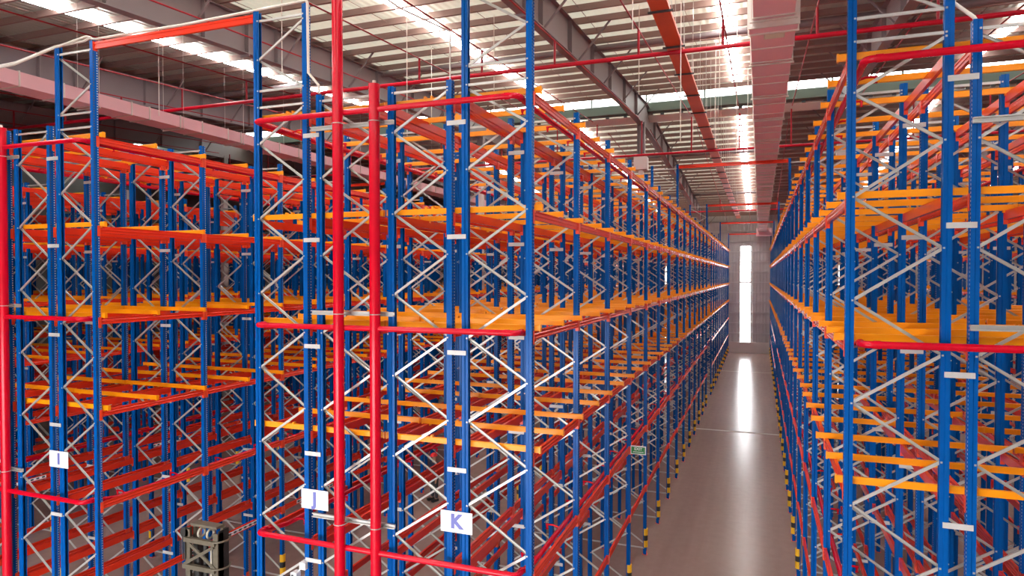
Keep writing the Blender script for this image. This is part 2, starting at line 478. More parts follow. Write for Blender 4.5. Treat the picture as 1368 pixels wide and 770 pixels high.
# ------------------------------------------------------------------ rack pieces
def post_mesh(height, holes):
    """perforated upright: front face at +x, stepped sides, open back, red foot plate"""
    b = MB()
    zt = height
    side = [(0.045, 0.05), (0.004, 0.05), (-0.006, 0.036), (-0.045, 0.036), (-0.045, 0.022)]
    for sg in (1, -1):
        p = [(x * 1.13, sg * yy * 1.13) for x, yy in side]
        b.prism(p, 'z', 0.01, zt, closed=False)
    K = 1.13
    xf = 0.045 * K
    gr = [(xf, 0.014 * K), (xf - 0.008, 0.009 * K), (xf - 0.008, -0.009 * K), (xf, -0.014 * K)]
    if not holes:
        b.prism([(xf, 0.05 * K)] + gr + [(xf, -0.05 * K)], 'z', 0.01, zt, closed=False)
    else:
        b.prism(gr, 'z', 0.01, zt, closed=False)
        for y0, y1 in ((0.043, 0.05), (0.014, 0.023), (-0.023, -0.014), (-0.05, -0.043)):
            b.prism([(xf, y0 * K), (xf, y1 * K)], 'z', 0.01, zt, closed=False)
        n = int(zt / 0.05)
        for i in range(n):
            z = i * 0.05 + 0.01
            for y0, y1 in ((0.023 * K, 0.043 * K), (-0.043 * K, -0.023 * K)):
                b.add([(xf, y0, z), (xf, y1, z), (xf, y1, z + 0.026), (xf, y0, z + 0.026)], [(0, 1, 2, 3)])
        b.box(xf - 0.003, xf - 0.002, 0.022 * K, 0.044 * K, 0.02, zt - 0.01, 2)  # pale strip added as light showing through the slots
        b.box(xf - 0.003, xf - 0.002, -0.044 * K, -0.022 * K, 0.02, zt - 0.01, 3)  # dark strip added as shade inside these slots
    b.box(-0.075, 0.075, -0.07, 0.07, 0.0, 0.01, 1)
    b.box(0.0515, 0.0545, -0.055, 0.055, 0.01, 0.11, 1)
    return b.mesh('post', ['blue', 'clip', 'galv', 'dark'])
HN, HT = 11.56, 13.13
POST = {(t, h): post_mesh(HT if t else HN, h) for t in (0, 1) for h in (0, 1)}
# open back; inside are only the pale and dark strips behind the slots

UP = [(-0.019, 0.024), (-0.019, 0.0), (0.019, 0.0), (0.019, 0.024)]
def brace_to(b, p, q, face):
    """U-channel strut in the frame plane; face=-1 turns its web to -y, +1 turns it away"""
    prof = [(x, (y - 0.012) * (1 if face < 0 else -1)) for x, y in UP]
    b.section(prof, p, q, (0, 1, 0))
    for e in (p, q):
        s = -0.03
        b.box(e[0] - 0.011, e[0] + 0.011, e[1] - 0.034, e[1] - 0.012, e[2] - 0.011, e[2] + 0.011, 0)
def brace_list(w, tall):
    """local frame: outer post at x=0, inner post at x=w; returns strut ends"""
    o, i = 0.03, w - 0.03
    L = []
    z_o, z_i = 10.81, 10.15
    L.append(((i, 11.40), (o, z_o), 1)); 
    k = 0
    while True:
        zo = z_o - 1.31 * k; zi = z_i - 1.31 * k; zo2 = zo - 1.31
        if zi < 0.3: break
        L.append(((o, zo), (i, zi), -1))
        if zo2 < 0.25: break
        L.append(((i, zi), (o, zo2), 1))
        k += 1
    L.append(((o, 11.45), (i, 11.45), -1))
    L.append(((o, 0.2), (i, 0.2), -1))
    if tall:
        L += [((o, 11.74), (i, 11.74), -1), ((i, 11.74), (o, 12.28), 1), ((o, 12.28), (i, 12.88), -1), ((o, 12.96), (i, 12.96), -1)]
    return L
_bc = {}
def brace_meshes(w, tall, flip, joined):
    key = (round(w, 2), tall, flip, joined)
    if key in _bc: return _bc[key]
    out = []
    jb = MB()
    cache = {}
    for (p, q, face) in brace_list(w, tall):
        sx = -1 if flip else 1
        # struts whose web shows to the front run up to the right; the others show their open channel
        P = (sx * p[0], 0.0, p[1]); Q = (sx * q[0], 0.0, q[1])
        rising = (Q[0] - P[0]) * (Q[2] - P[2]) >= -1e-6
        fy = -0.016 if rising else 0.016
        fc = -1 if rising else 1
        if joined:
            brace_to(jb, (P[0], fy, P[2]), (Q[0], fy, Q[2]), fc)
        else:
            dz = round(Q[2] - P[2], 3)
            k2 = (round(P[0], 3), round(Q[0], 3), dz)
            if k2 not in cache:
                b = MB(); brace_to(b, (P[0], fy, 0), (Q[0], fy, dz), fc)
                cache[k2] = b.mesh('brace', ['galv'])
            out.append((cache[k2], P[2]))
    if joined: out = jb.mesh('bracing', ['galv'])
    _bc[key] = out
    return out

LEV = [2.07, 3.90, 5.75, 7.60, 9.42, 11.19]
BP = [(-0.024, -0.068), (0.026, -0.068), (0.026, -0.042), (0.019, -0.036), (0.019, -0.016), (0.026, -0.010), (0.026, 0.012), (0.016, 0.022), (0.016, 0.044), (0.024, 0.052), (0.024, 0.068), (-0.024, 0.068)]
def add_beam(b, L, ox=0.0, oy=0.0, oz=0.0, sx=1):
    h = L / 2
    pr = [(ox + sx * x, oz + z) for x, z in BP]
    if sx < 0: pr = pr[::-1]
    b.prism(pr, 'y', oy - h, oy + h, 0)
    for s in (-1, 1):
        y0, y1 = sorted((oy + s * (h - 0.004), oy + s * (h + 0.053)))
        x0, x1 = sorted((ox + sx * 0.0265, ox + sx * 0.0325))
        b.box(x0, x1, y0, y1, oz - 0.135, oz + 0.075, 1)
        y0, y1 = sorted((oy + s * (h - 0.008), oy + s * (h - 0.001)))
        x0, x1 = sorted((ox - sx * 0.026, ox + sx * 0.0325))
        b.box(x0, x1, y0, y1, oz - 0.135, oz + 0.075, 1)
_bm = {}
def beam_mesh(L):
    k = round(L, 2)
    if k not in _bm:
        b = MB(); add_beam(b, L); _bm[k] = b.mesh('beam', ['red', 'clip'])
    return _bm[k]
_sb = {}
def bar_mesh(L, lugs):
    k = (round(L, 2), lugs)
    if k not in _sb:
        b = MB()
        h = L / 2
        b.prism([(-0.024, -0.045), (0.024, -0.045), (0.024, 0.033), (0.016, 0.045), (-0.016, 0.045), (-0.024, 0.033)], 'x', -h, h)
        for s in (-1, 1):
            if s < 0 and lugs:
                for x in (-0.62, -0.50): b.box(x - 0.018, x + 0.018, -0.03, 0.03, 0.03, 0.075)
            b.box(s * h - 0.012, s * h + 0.012, -0.032, 0.032, -0.055, 0.05)
            b.box(s * (h - 0.14) - 0.03, s * (h - 0.14) + 0.03, -0.027, 0.027, -0.075, -0.04)
        _sb[k] = b.mesh('support_bar', ['orange'])
    return _sb[k]
spm = MB(); spm.box(-0.16, 0.16, -0.012, 0.0, -0.035, 0.035)
spm.box(-0.12, -0.02, -0.016, -0.011, -0.016, 0.016); spm.box(0.02, 0.12, -0.016, -0.011, -0.016, 0.016)
spm = spm.mesh('row_spacer', ['plate'])
SPZ = [1.76, 3.62, 5.46, 7.30, 9.11, 10.88]

def rack(xs, label, near=4, singles=True, tall=True, ymax=24, group='double pallet racks'):
    """two back-to-back runs on four lines of uprights; xs are the lines"""
    xc = sum(xs) / 4
    root = thing('pallet_rack', (xc, Y0, 0), label, 'rack', group)
    outer_l, outer_r = xs[0], xs[3]
    for n, y in enumerate(YS[:ymax + 1]):
        for r in (0, 1):
            xl, xr = xs[2 * r], xs[2 * r + 1]
            # the run whose outer line faces the aisle carries the tall frames
            tl = 1 if (tall and n in PORT and tall_run(xs, r)) else 0
            fr = put('upright_frame', None, root, (xl - xc if r == 0 else xr - xc, y - Y0, 0))
            w = xr - xl
            hol = 1 if n <= 3 else 0
            if r == 0:
                put('post', POST[(tl, hol)], fr, (0, 0, 0), pi); put('post', POST[(tl, hol)], fr, (w, 0, 0))
            else:
                put('post', POST[(tl, hol)], fr, (0, 0, 0)); put('post', POST[(tl, hol)], fr, (-w, 0, 0), pi)
            if singles and n <= near:
                for me, z in brace_meshes(w, tl, r == 1, False): put('brace', me, fr, (0, 0, z))
            else:
                put('bracing', brace_meshes(w, tl, r == 1, True), fr)
    # beams, nearest bays first
    cnt = 0
    far = MB(); nf = 0
    bays = list(zip(YS[:ymax], YS[1:ymax + 1]))
    for n, (ya, yb) in enumerate(bays):
        L = yb - ya - 0.115
        for li, z in enumerate(LEV):
            if n == TUN and li < 2: continue
            for j, x in enumerate(xs):
                sx = -1 if j in (0, 2) else 1
                px = x + sx * 0.025
                if cnt < 288:
                    put('beam', beam_mesh(L), root, (px - xc, (ya + yb) / 2 - Y0, z), pi if sx < 0 else 0); cnt += 1
                else:
                    add_beam(far, L, px - xc, (ya + yb) / 2 - Y0, z, sx); nf += 1
    if nf: stuff(far.obj('distant_beams', ['red', 'clip'], root))
    # support bars
    ends = xs[3] - xs[0] + 0.30
    yb_list = [Y0 + 0.10]
    for n, (ya, yb) in enumerate(bays):
        if n == TUN: yb_list += [ya + (yb - ya) * t for t in (0.25, 0.5, 0.75)] + [yb - 0.1]
        else: yb_list += [ya + 0.48 * BAY, yb - 0.09]
    for li in (2, 3, 4, 5):
        for k, y in enumerate(yb_list):
            jx = random.uniform(-0.025, 0.025)
            put('support_bar', bar_mesh(ends, xs[0] in (-5.60, -8.30)), root, (jx, y - Y0 + random.uniform(-0.02, 0.02), LEV[li] + 0.113))
    # row spacers between the two runs
    for n, y in enumerate(YS[:ymax + 1]):
        for z in SPZ:
            put('row_spacer', spm, root, ((xs[1] + xs[2]) / 2 - xc, y - Y0 - 0.0575, z))
    return root
TALL_X = set()
def tall_run(xs, r):
    # a run is tall where its outer line borders a travelled aisle
    x = xs[0] if r == 0 else xs[3]
    return any(abs(x - a) < 0.2 for a in TALL_X)

RX = {
    'K': [-5.60, -4.56, -4.29, -3.24],
    'J': [-8.30, -7.28, -6.99, -5.95],
    'I': [-14.57, -13.60, -13.31, -12.34],
    'H': [-17.17, -16.17, -15.88, -14.90],
    'L': [1.07, 2.12, 2.41, 3.46],
    'Mx': [3.80, 4.84, 5.13, 6.17],
    'G': [-23.80, -22.78, -22.50, -21.48],
    'F': [-26.45, -25.43, -25.14, -24.12],
    'E': [-33.0, -31.98, -31.7, -30.68],
    'D': [-35.65, -34.63, -34.35, -33.33],
    'N': [10.3, 11.34, 11.63, 12.67],
}
TALL_X |= {-3.24, -8.30, -12.34, 1.07, -17.17, -21.48}
rack(RX['K'], 'blue and orange rack whose end wears the white letter K sign')
rack(RX['J'], 'blue and orange rack whose end wears the white letter J sign')
rack(RX['I'], 'blue and orange rack whose end wears the white letter I sign')
rack(RX['L'], 'blue and orange rack bordering the open aisle across from the K rack')
rack(RX['H'], 'blue and orange rack right behind the I rack, beside its red riser pipe')
rack(RX['Mx'], 'blue and orange rack directly behind the rack across the aisle from K', near=1)
rack(RX['G'], 'blue and orange rack across the aisle behind the H and I racks', singles=False)
rack(RX['F'], 'dim blue rack standing back to back behind the first rack beyond the H rack aisle', singles=False)
rack(RX['E'], 'second farthest dim blue rack towards the dark side wall', singles=False)
rack(RX['D'], 'farthest dim blue rack, nearest the dark side wall', singles=False)
rack(RX['N'], 'blue rack glimpsed through the rack across the aisle from K, one aisle beyond', singles=False)

# overhead ties spanning the aisles between tall frames
def portal(xa, xb, y, label, grp):
    b = MB()
    x0, x1 = xa + 0.047, xb - 0.047
    b.prism([(-0.026, -0.068), (0.024, -0.068), (0.024, 0.068), (-0.026, 0.068), (-0.026, 0.030), (-0.017, 0.020), (-0.017, -0.020), (-0.026, -0.030)], 'x', x0 - xa, x1 - xa)
    t = tag(b.obj('overhead_tie', 'red', None, (xa, y, 13.03)), label, 'beam', grp)
    for xx, s in ((x0 - xa, 1), (x1 - xa, -1)):
        c = MB(); c.box(min(0, s * 0.008), max(0, s * 0.008), -0.05, 0.05, -0.10, 0.075); c.obj('end_plate', 'clip', t, (xx, 0, 0))
ORD = ['nearest', 'second', 'third', 'fourth', 'last']
for k, n in enumerate(PORT):
    portal(-12.34, -8.30, YS[n], 'red overhead tie beam spanning the aisle between I and J, %s from the rack ends' % ORD[k], 'overhead ties over the I and J aisle')
    if k > 0:
        portal(-3.24, 1.07, YS[n], 'red overhead tie beam over the open K aisle, %s from the rack ends' % ORD[k], 'overhead ties over the open aisle')
        portal(-21.48, -17.17, YS[n], 'red overhead tie beam over the aisle behind the H rack, %s along' % ORD[k], 'overhead ties over the far aisle')

# ------------------------------------------------------------------ post guards
gb = MB()
def ring(b, z0, z1, r0, mi, n=10):
    pr = [(r0 * cos(a), r0 * sin(a)) for a in [radians(-100 + 200 * i / n) for i in range(n + 1)]] + [(-0.03, 0.056), (0.046, 0.056), (0.046, -0.056), (-0.03, -0.056)]
    b.prism(pr, 'z', z0, z1, mi)
def guard_body():
    b = MB(); ring(b, 0.24, 0.44, 0.088, 0); ring(b, 0.60, 0.80, 0.088, 0); return b.mesh('post_guard', ['yellow'])
def guard_band():
    b = MB(); ring(b, 0.44, 0.60, 0.083, 0); return b.mesh('black_band', ['black'])
GB, GK = guard_body(), guard_band()
ORDN = 'first second third fourth fifth sixth seventh eighth ninth tenth eleventh twelfth thirteenth fourteenth fifteenth sixteenth seventeenth eighteenth nineteenth twentieth twenty-first twenty-second twenty-third twenty-fourth twenty-fifth'.split()
def guards(x, face, where, n0=0):
    for n, y in enumerate(YS):
        o = put('post_guard', GB, None, (x + face * 0.002, y, 0), 0 if face > 0 else pi)
        tag(o, 'yellow and black post guard, %s from the near end %s' % (ORDN[n], where), 'post guard', 'post guards ' + where)
        put('black_band', GK, o)
guards(-3.24, 1, 'along rack K')
guards(1.07, -1, 'across the aisle from K')
guards(-8.30, -1, 'along rack J')
guards(-12.34, 1, 'along rack I')
guards(-17.17, -1, 'along the back behind I')
guards(-21.48, 1, 'beyond the aisle behind I')

# ------------------------------------------------------------------ in-rack sprinkler piping
shm = MB(); shm.tube([(0, 0, 0.02), (-0.10, 0, 0.05), (-0.22, 0, 0.05)], 0.017, 6); shm.tube([(-0.22, 0, 0.06), (-0.22, 0, -0.03)], [0.03, 0.012], 6)
shm.box(-0.245, -0.195, -0.02, 0.02, -0.035, -0.028)
shm = shm.mesh('sprinkler_head', ['pipe'])
def sprinkler(cx, xl, xr, label, riser=True):
    t = thing('sprinkler_riser', (cx, 9.2, 0), label, 'sprinkler pipes', 'in-rack sprinkler pipes')
    if riser:
        b = MB(); b.tube([(0, 0, 0), (0, 0, 11.50)], 0.088, 16); b.tube([(0, 0, 11.50), (0, 0, 11.56)], 0.094, 16)
        b.obj('riser_pipe', 'pipe', t)
        b = MB(); b.tube([(0, 0, 11.56), (0, 0, 11.62)], 0.03, 8); b.obj('air_vent', 'pvc', t)
    for z, zr in ((11.16, 11.14), (7.65, 7.58), (4.02, 3.91)):
        for s, xo in ((-1, xl), (1, xr)):
            xe = xo - s * 0.125 - cx
            rr = 0.10
            b = MB()
            pts = [(s * 0.03, 0, z), (xe - s * rr, 0, z)] + arc((xe - s * rr, rr, z), rr, -pi / 2, 0, 7, (s, 0, 0), (0, 1, 0))[1:] + [(xe, 0.75, zr), (xe, 66.6, zr)]
            b.tube(pts, 0.046, 12)
            p = b.obj('branch_pipe', 'pipe', t)
            c = MB(); c.tube([(xe - s * rr * 1.15 - s * 0.08, 0, z), (xe - s * rr * 1.15, 0, z)], 0.052, 12); c.obj('pipe_coupling', 'pipe', t)
            c = MB(); c.tube([(xe, rr + 0.04, z), (xe, rr + 0.12, z)], 0.052, 12)
            c.obj('pipe_coupling', 'pipe', t)
            for k in range(22):
                put('sprinkler_head', shm, t, (xe - s * 0.03, 0.95 + BAY / 2 * k, zr), 0 if s > 0 else pi)
    return t
sprinkler(-5.79, -8.30, -3.24, 'red capped riser and branch pipes wrapping the ends of racks J and K')
sprinkler(-14.72, -17.17, -12.34, 'red riser and branch pipes wrapping the end of rack I')
sprinkler(3.63, 1.07, 6.17, 'red branch pipes wrapping the rack end across the aisle from K')
# main riser in front of racks J and K
t = thing('fire_main_riser', (-6.44, 9.14, 0), 'tall red vertical main pipe passing the J sign and reaching the roof', 'pipe')
b = MB(); b.tube([(0, 0, 0), (0, 0, 14.62)], 0.088, 16); b.obj('riser_pipe', 'pipe', t)
b = MB(); b.tube([(0, 0, 7.0), (0, 0, 7.08)], 0.094, 16); b.obj('pipe_coupling', 'pipe', t)
b = MB(); b.tube([(0, 0, 14.1), (0, 0, 14.2)], 0.096, 16); b.obj('pipe_coupling', 'pipe', t)
# channel brackets with U-bolts
def bracket(x0, x1, z, label, pipes, yy=9.335):
    t = thing('pipe_bracket', (x0, yy, z), label, 'bracket', 'galvanised pipe brackets')
    b = MB(); b.prism([(-0.025, -0.035), (0.025, -0.035), (0.025, 0.035), (-0.025, 0.035), (-0.025, 0.022), (0.012, 0.022), (0.012, -0.022), (-0.025, -0.022)], 'x', 0, x1 - x0)
    b.obj('channel', 'galv', t)
    for px, py, pr in pipes:
        c = MB()
        pts = [(px - x0 - pr - 0.008, 0.06, 0)] + [(px - x0 + (pr + 0.008) * cos(a), py - yy - (pr + 0.008) * sin(a), 0) for a in [pi - pi * i / 10 for i in range(11)]] + [(px - x0 + pr + 0.008, 0.06, 0)]
        c.tube(pts, 0.007, 6); c.obj('u_bolt', 'galv', t)
for z, nm in ((10.97, 'top'), (7.88, 'middle'), (4.43, 'lowest')):
    bracket(-7.12, -5.52, z, 'galvanised channel holding the two red riser pipes, %s of three' % nm, [(-6.44, 9.14, 0.088), (-5.79, 9.2, 0.088)])
    bracket(-14.98, -13.6 if False else -14.42, z, 'short galvanised channel holding the red riser by rack I, %s of three' % nm, [(-14.72, 9.2, 0.088)])
    bracket(2.36, 3.85, z - 0.62 if z > 10 else z, 'galvanised channel on the rack end across from K, %s of three' % nm, [(3.63, 9.2, 0.088)])

# ------------------------------------------------------------------ signs
def text_obj(name, s, size, m, parent, loc, bold=0.0, ext=0.002):
    c = bpy.data.curves.new(name, 'FONT')
    c.body = s; c.size = size; c.align_x = 'CENTER'; c.align_y = 'CENTER'; c.extrude = ext; c.offset = bold
    c.materials.append(M[m])
    o = bpy.data.objects.new(name, c); o.location = loc; o.rotation_euler = (radians(90), 0, 0); o.parent = parent
    COL.objects.link(o)
    bpy.context.view_layer.update()
    me = bpy.data.meshes.new_from_object(o.evaluated_get(bpy.context.evaluated_depsgraph_get()))
    me.materials.clear(); me.materials.append(M[m])
    bpy.data.objects.remove(o)
    q = put(name, me, parent, loc); q.rotation_euler = (radians(90), 0, 0)
    return q
def letter_sign(ch, x, z, w=0.545, h=0.335):
    b = MB(); b.box(-w / 2, w / 2, -0.004, 0.004, -h / 2, h / 2)
    t = tag(b.obj('letter_sign', 'white', None, (x, 9.36, z)), 'white board sign with a pale blue letter %s fixed across two posts' % ch, 'sign')
    text_obj('letter', ch, 0.30, 'letter', t, (0.0, -0.006, 0.0), 0.014)
    c = MB()
    for sx in (-1, 1): c.box(sx * 0.14 - 0.02, sx * 0.14 + 0.02, 0.004, 0.03, -h / 2 + 0.03, h / 2 - 0.03)
    c.obj('fixing_clip', 'galv', t)
letter_sign('K', -4.43, 4.64)
letter_sign('J', -7.095, 4.68)
letter_sign('I', -13.36, 4.76)
t = thing('exit_sign', (-3.17, 17.43, 3.91), 'small green EXIT sign sticking out over the aisle from rack K', 'sign')
b = MB(); b.box(0, 0.40, -0.012, 0.012, -0.11, 0.11); b.obj('sign_border', 'white', t)
b = MB(); b.box(0.022, 0.378, -0.016, -0.012, -0.088, 0.088); b.obj('sign_face', 'green', t)
text_obj('sign_text', 'EXIT', 0.10, 'white', t, (0.20, -0.018, 0.032), 0.002, 0.001)
b = MB()
for k in range(9): b.box(0.065 + k * 0.031, 0.065 + k * 0.031 + 0.021, -0.0185, -0.016, -0.055, -0.035)
b.obj('second_line', 'white', t)

# location label strips on low beams and posts
def label_strip(x, y0, y1, z, label, nrm=1):
    t = thing('label_strip', (x, (y0 + y1) / 2, z), label, 'label strip', 'white label strips on rack beams')
    h = (y1 - y0) / 2
    b = MB(); x0, x1 = sorted((0, nrm * 0.003)); b.box(x0, x1, -h, h, -0.045, 0.045); b.obj('backing', 'white', t)
    n = int((y1 - y0) / 0.17)
    c = MB(); c.box(*sorted((0, nrm * 0.002)), -0.045, 0.045, -0.026, 0.026); cm = c.mesh('printed_tag', ['dark'])
    for k in range(n):
        put('printed_tag', cm, t, (nrm * 0.003, -h + (k + 0.5) * (y1 - y0) / n, 0))
label_strip(-12.292, 11.55, 12.06, 2.07, 'short white label strip on the low I rack beam before the mast')
label_strip(-12.292, 12.25, 14.0, 2.07, 'long white label strip on the low I rack beam behind the mast')
label_strip(-12.292, 15.4, 17.1, 2.07, 'white label strip on the I rack low beam, second bay from its end')
label_strip(-21.43, 13.0, 14.6, 2.07, 'white label strip glimpsed on the far rack behind I, nearer bay')
label_strip(-21.43, 18.4, 20.0, 2.07, 'white label strip glimpsed on the far rack behind I, farther bay')

# small electrical boxes low on rack J
t = thing('junction_box', (-7.30, 9.33, 3.53), 'small white junction box with a grey housing low on rack J post', 'box')
b = MB(); b.box(-0.06, 0.06, -0.05, 0.02, -0.06, 0.06); b.obj('box', 'white', t)
b = MB(); b.box(-0.055, 0.055, -0.054, -0.05, -0.055, 0.055); b.obj('lid', 'white', t)
b = MB(); b.prism([(-0.19, -0.19), (-0.07, -0.19), (-0.07, -0.11), (-0.14, -0.09), (-0.19, -0.11)], 'y', -0.12, 0.0); b.obj('housing', 'white', t)
b = MB(); b.box(-0.175, -0.125, -0.123, -0.12, -0.18, -0.135); b.obj('lens_plate', 'dark', t)
b = MB(); b.tube([(-0.10, -0.03, -0.11), (-0.05, -0.02, -0.05)], 0.014, 8); b.obj('arm', 'white', t)

# ------------------------------------------------------------------ white sampling pipes
def pvc(name, runs, label, r=0.024):
    t = thing(name, runs[0][0], label, 'pipe')
    o = Vector(runs[0][0])
    for pts in runs:
        b = MB(); b.tube([Vector(p) - o for p in pts], r, 8); b.obj('pipe_run', 'pvc', t)
    return t
pvc('sampling_pipe', [[(-6.99, 9.40, 11.58), (-7.00, 9.40, 11.72), (-7.20, 9.39, 11.95), (-7.205, 9.38, 13.12), (-7.23, 9.38, 13.17), (-8.3, 9.40, 13.16), (-10.0, 9.41, 13.135), (-12.3, 9.43, 13.16), (-12.45, 9.43, 13.20), (-12.6, 9.43, 13.16), (-13.4, 9.43, 13.15), (-14.6, 9.43, 12.96), (-17.0, 9.43, 12.92), (-21, 9.43, 12.9)],
                      [(-12.36, 9.40, 13.19), (-12.48, 9.40, 13.23), (-13.4, 9.38, 13.10), (-14.6, 9.38, 12.90), (-17.0, 9.38, 12.86), (-21, 9.38, 12.84)]],
    'long white hose lying over the portal beam from J to beyond I')
pvc('sampling_pipe', [[(2.40, 9.43, 11.56), (2.38, 9.43, 11.60), (2.17, 9.43, 11.80), (2.165, 9.43, 13.14), (1.4, 9.43, 13.16)]],
    'bent white hose on top of the rack across from K')
pvc('sampling_pipe', [[(-4.56, 9.43, 11.56), (-4.56, 9.43, 12.32)], [(-4.56, 9.43, 12.32), (-4.62, 8.0, 12.15), (-4.7, 5.0, 12.15)]],
    'white pipe standing on the K rack end post', 0.014)

# ------------------------------------------------------------------ cable tray over the aisle
t = thing('cable_tray', (-2.2, 9, 14.65), 'orange red cable tray hung along the open aisle', 'cable tray')
b = MB(); b.prism([(-0.21, 0.0), (0.21, 0.0), (0.21, 0.10), (0.20, 0.10), (0.20, 0.012), (-0.20, 0.012), (-0.20, 0.10), (-0.21, 0.10)], 'y', -4, 66.0)
b.obj('tray', 'tray', t)
b = MB(); b.box(-0.29, 0.29, -0.03, 0.03, -0.045, -0.003); hb = b.mesh('hanger_bar', ['dark'])
for k in range(25):
    yy = 1.6 + k * 2.55
    put('hanger_bar', hb, t, (0, yy, 0))
    zt = z_roof(9 + yy) - 14.75
    r = MB()
    for sx in (-0.26, 0.26): r.tube([(sx, yy, -0.04), (sx, yy, zt)], 0.007, 5)
    r.obj('hanger_rod', 'galv', t)

# ------------------------------------------------------------------ ducts
def duct(xl, xr, zb, ht, y0, y1, label, step=None):
    xc = (xl + xr) / 2
    t = thing('air_duct', (xc, y0, zb), label, 'duct', 'pink air ducts')
    hw = (xr - xl) / 2
    y = y0
    k = 0
    seg = [1.15, 0.62, 1.15, 0.9]
    rod = None
    while y < y1 - 0.2:
        L = min(seg[k % 4], y1 - y)
        w = hw; zz = 0; 
        if step and y < step: w = hw * 0.86
        b = MB(); b.box(-w, w, 0.016, L - 0.016, 0, ht)
        b.obj('duct_section', 'duct', t, (0, y - y0, 0))
        f = MB()
        f.box(-w - 0.022, w + 0.022, -0.016, 0.016, -0.022, 0.0); f.box(-w - 0.022, w + 0.022, -0.016, 0.016, ht, ht + 0.022)
        f.box(-w - 0.022, -w, -0.016, 0.016, 0, ht); f.box(w, w + 0.022, -0.016, 0.016, 0, ht)
        f.obj('flange', 'flange', t, (0, y - y0, 0))
        if k % 3 == 0:
            zt = z_roof(y) - zb
            r = MB()
            for sx in (-1, 1): r.tube([(sx * (w + 0.03), 0, -0.03), (sx * (w + 0.03), 0, zt)], 0.007, 5)
            r.box(-w - 0.06, w + 0.06, -0.02, 0.02, -0.055, -0.022)
            r.obj('hanger', 'flange', t, (0, y - y0 + 0.1, 0))
        y += L; k += 1
    return t
d1 = duct(-0.20, 0.60, 13.15, 0.42, 4.0, 77.3, 'pink insulated air duct above the open aisle', 13.2)
b = MB()
b.box(-0.42, 0.42, 9.10, 9.45, -0.07, 0.49)
b.obj('reducer_collar', 'duct', d1)
b = MB()
for yy in (9.08, 9.45): b.box(-0.45, 0.45, yy - 0.015, yy + 0.015, -0.1, 0.52)
b.obj('collar_flange', 'flange', d1)
def grille(t, x, y):
    b = MB(); b.box(-0.19, 0.19, -0.19, 0.19, -0.012, 0.0); g = b.obj('grille', 'grille', t, (x, y, 0))
    s = MB()
    for k in range(11): s.box(-0.17, 0.17, -0.165 + k * 0.033, -0.15 + k * 0.033, -0.018, -0.012)
    s.obj('louvre', 'grille', g)
for yy in (9.8, 33.5, 57.0): grille(d1, 0.03, yy)
d2 = duct(-18.35, -17.55, 13.3, 0.36, 2.0, 77.3, 'pink insulated air duct hung above the aisle behind rack I')
# branch end of the duct near the gable
b = MB(); b.box(-0.6, 0.95, 0, 1.6, -0.35, 0.42); b.obj('end_plenum', 'duct', d1, (0, 71.2, 0))

# ------------------------------------------------------------------ ceiling sprinkler lines
def main_line(y, z, label):
    t = thing('sprinkler_main', (0, y, z), label, 'pipe', 'roof sprinkler mains')
    b = MB(); b.tube([(-40, 0, 0), (22, 0, 0)], 0.06, 10); b.obj('main_pipe', 'pipe_main', t)
    for x in (-31.5, -28.5, -25.5, -22.5, -19.5, -16.6, -13.0, -9.9, -7.8, -5.54, -3.15, -0.95, 1.3, 3.9, 6.2, 9.0, 12.0):
        zt = z_roof(y) - 1.62 - z
        b = MB(); b.tube([(x, 0, 0), (x, 0, zt)], 0.035, 8); b.obj('stub_pipe', 'pipe_thin', t)
        span = 14 if y < 25 else 17
        ya, yb = max(y - span, 6.5), min(y + span, 76)
        pts = [(x, yy - y, z_roof(yy) - 1.62 - z) for yy in ((ya, y, min(yb, RIDGE_Y)) if yb > RIDGE_Y > y else (ya, y, yb))]
        if y > RIDGE_Y - 3: pts = [(x, yy - y, z_roof(yy) - 1.62 - z) for yy in (RIDGE_Y + 0.5, yb)]
        b = MB(); b.tube(pts, 0.022, 8); b.obj('branch_line', 'pipe_thin', t)
main_line(18.3, 14.5, 'red sprinkler main crossing under the roof before the ridge')
main_line(33.2, 14.5, 'red sprinkler main crossing under the roof at the ridge columns')
main_line(58.0, 13.9, 'red sprinkler main crossing near the gable wall')
# hanging rods with small sprinkler detectors
wires = [(-1.9, 17.2, 11.9), (-1.15, 20.5, 13.9), (-0.75, 23.0, 12.5), (-3.6, 21.0, 14.2), (-2.9, 16.0, 14.4), (-1.6, 26.0, 13.3), (-8.1, 20.0, 13.6), (-9.6, 17.0, 12.5), (-16.9, 15.0, 13.3), (-15.8, 18.0, 13.5), (-13.2, 16.0, 14.3), (-11.4, 22.0, 14.1), (-2.6, 28.0, 13.9), (-0.55, 31.0, 13.0)]
b = MB(); b.tube([(0, 0, 0), (0, 0, 1)], 0.012, 5)
wm = b.mesh('hanging_rod', ['pvc'])
rod_n = {}
for x, y, z in sorted(wires, key=lambda q: q[1]):
    zone = 'the open aisle by K' if x > -4 else ('the J and I aisle' if x > -12.5 else 'racks behind I'); rod_n[zone] = rod_n.get(zone, -1) + 1
    o = put('hanging_rod', wm, None, (x, y, z)); o.scale = (1, 1, z_roof(y) - z - 0.02)
    tag(o, 'thin pale rod hanging from the roof over %s, %s along' % (zone, ORDN[rod_n[zone]]), 'rod', 'thin rods hanging from the roof')

